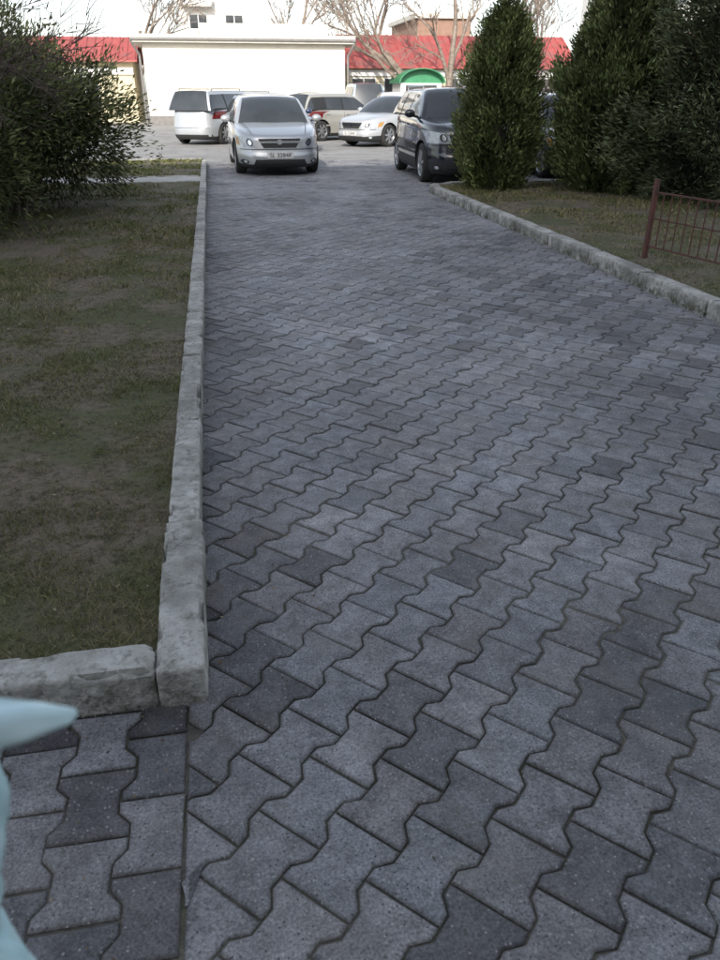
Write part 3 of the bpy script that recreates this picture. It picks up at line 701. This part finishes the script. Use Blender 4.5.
def apartment(name,x0,x1,y0,y1,h,mat,face=-1,balc=True):
    b=empty(name,(0,0,0)); box('walls',x0,x1,y0,y1,0,h,mat,b); box('roof',x0-.3,x1+.3,y0-.3,y1+.3,h+.003,h+.35,m_coping,b)
    yf=y0 if face<0 else y1
    fl=int(h//2.8); nx=max(1,int((x1-x0)//3))
    V=[];F=[];MI=[]
    def q(xa,xb,za,zb_,o,mi):
        yy=[yf+face*o,yf-face*.02]; s=len(V)
        for y in yy: V.extend([(xa,y,za),(xb,y,za),(xb,y,zb_),(xa,y,zb_)])
        for f in ((0,1,2,3),(0,4,5,1),(1,5,6,2),(2,6,7,3),(3,7,4,0)): F.append(tuple(s+i for i in f)); MI.append(mi)
    for f in range(fl):
        z=f*2.8+.9
        for i in range(nx):
            x=x0+(i+.5)*(x1-x0)/nx
            q(x-.85,x+.85,z-.05,z+1.5,.03,1); q(x-.78,x-.04,z+.02,z+1.43,.045,0); q(x+.04,x+.78,z+.02,z+1.43,.045,0); q(x-.95,x+.95,z-.12,z-.052,.1,1)
    py_mesh('windows',V,F,[m_win,m_white],MI,parent=b)
    if balc:
        for f in range(1,fl):
            for i in range(0,nx,2):
                x=x0+(i+.5)*(x1-x0)/nx
                yb=(yf-1.1,yf-.13) if face<0 else (yf+.13,yf+1.1)
                box('balcony_%d_%d'%(f,i),x-1.3,x+1.3,yb[0],yb[1],f*2.8+.1,f*2.8+.25,m_coping,b)
                yb2=(yf-1.1,yf-1.04) if face<0 else (yf+1.04,yf+1.1)
                box('balcony_front_%d_%d'%(f,i),x-1.3,x+1.3,yb2[0],yb2[1],f*2.8+.27,f*2.8+1.15,m_white,b)
apartment('apartment_block',-2.0,4.6,82,92,16,m_block)
apartment('apartment_block',42,70,80,92,16,m_block)
apartment('brick_building',17.6,22.2,70,80,7.0,m_brick,balc=False)
apartment('apartment_block',-20,20,-20,-8,14.2,m_block,face=1)

# ---------------------------------------------------------------- carrier bag (held beside the photographer)
e=empty('plastic_bag',(0,0,0),rad(-10.3))
zl=[.80,.86,.95,1.03,1.10,1.16,1.195,1.215,1.228,1.234]; wl=[.06,.10,.11,.105,.108,.112,.108,.09,.055,.01]; xc=[-.31,-.31,-.315,-.322,-.312,-.305,-.30,-.30,-.30,-.30]
V=[];F=[];n=110; zz=np.linspace(.80,1.234,70)
for z in zz:
    w=float(np.interp(z,zl,wl)); c=float(np.interp(z,zl,xc))
    for i in range(n):
        t=2*math.pi*i/n; rr=1+.03*math.sin(5*t+z*9)+.10*noise.noise(Vector((math.cos(t)*2,math.sin(t)*2,z*12)))+.12*abs(noise.noise(Vector((math.cos(t)*5,math.sin(t)*5,z*22))))+.06*abs(noise.noise(Vector((math.cos(t)*11,math.sin(t)*11,z*60))))-.04
        V.append((c+w*rr*math.cos(t),.265+w*.55*rr*math.sin(t),z+.008*noise.noise(Vector((math.cos(t)*3,math.sin(t)*3,z*9)))))
for k in range(len(zz)-1):
    for i in range(n):
        j=(i+1)%n; F.append((k*n+i,k*n+j,(k+1)*n+j,(k+1)*n+i))
F.append(tuple(reversed(range(n)))); F.append(tuple((len(zz)-1)*n+i for i in range(n)))
py_mesh('bag_body',V,F,m_bag,parent=e,smooth=True,angle=80)
V=[];F=[]
P=[Vector((-.26,.265,1.195)),Vector((-.205,.262,1.220)),Vector((-.18,.262,1.230)),Vector((-.158,.264,1.232)),Vector((-.140,.268,1.230))]; Rr=[.05,.02,.011,.008,.003]
for k in range(len(P)):
    for i in range(16):
        t=2*math.pi*i/16; fo=1+.25*math.sin(3*t+k)
        V.append(P[k]+Vector((0,Rr[k]*1.3*math.cos(t)*fo,Rr[k]*.85*math.sin(t)*fo)))
for k in range(len(P)-1):
    for i in range(16):
        j=(i+1)%16; F.append((k*16+i,k*16+j,(k+1)*16+j,(k+1)*16+i))
F.append(tuple(range(4*16,5*16))); F.append(tuple(reversed(range(16))))
py_mesh('bag_corner',V,F,m_bag,parent=e,smooth=True,angle=80)

# ---------------------------------------------------------------- light, sky, camera
SE,SA=rad(28),rad(197)
w=bpy.data.worlds.new('World'); scene.world=w; w.use_nodes=True; nt=w.node_tree
bg=nt.nodes['Background']; sk=nt.nodes.new('ShaderNodeTexSky'); sk.sky_type='NISHITA'; sk.sun_disc=False
sk.sun_elevation=SE; sk.sun_rotation=SA; sk.dust_density=2.0; sk.air_density=1.0; sk.altitude=100
hs=nt.nodes.new('ShaderNodeHueSaturation'); hs.inputs['Saturation'].default_value=.46; hs.inputs['Value'].default_value=1.95
nt.links.new(sk.outputs[0],hs.inputs['Color']); nt.links.new(hs.outputs[0],bg.inputs['Color']); bg.inputs['Strength'].default_value=.15
sl=bpy.data.lights.new('sun','SUN'); sl.energy=4.6; sl.angle=rad(.5); sl.color=(1,.95,.87)
so=bpy.data.objects.new('sun',sl); link(so)
sd=Vector((math.sin(SA)*math.cos(SE),math.cos(SA)*math.cos(SE),math.sin(SE)))
so.rotation_euler=sd.to_track_quat('Z','Y').to_euler(); so.location=(0,-30,40)
cam=bpy.data.cameras.new('camera'); co=bpy.data.objects.new('camera',cam); link(co)
cam.sensor_fit='VERTICAL'; cam.sensor_height=36; cam.sensor_width=27; cam.lens=27.75; cam.clip_start=.02; cam.clip_end=3000
co.location=(0,0,1.5); co.rotation_euler=(rad(90-27.6),0,rad(-10.3))
cam.dof.use_dof=True; cam.dof.focus_distance=4.0; cam.dof.aperture_fstop=7.5
scene.camera=co
scene.view_settings.view_transform='Standard'; scene.view_settings.look='None'; scene.view_settings.exposure=0
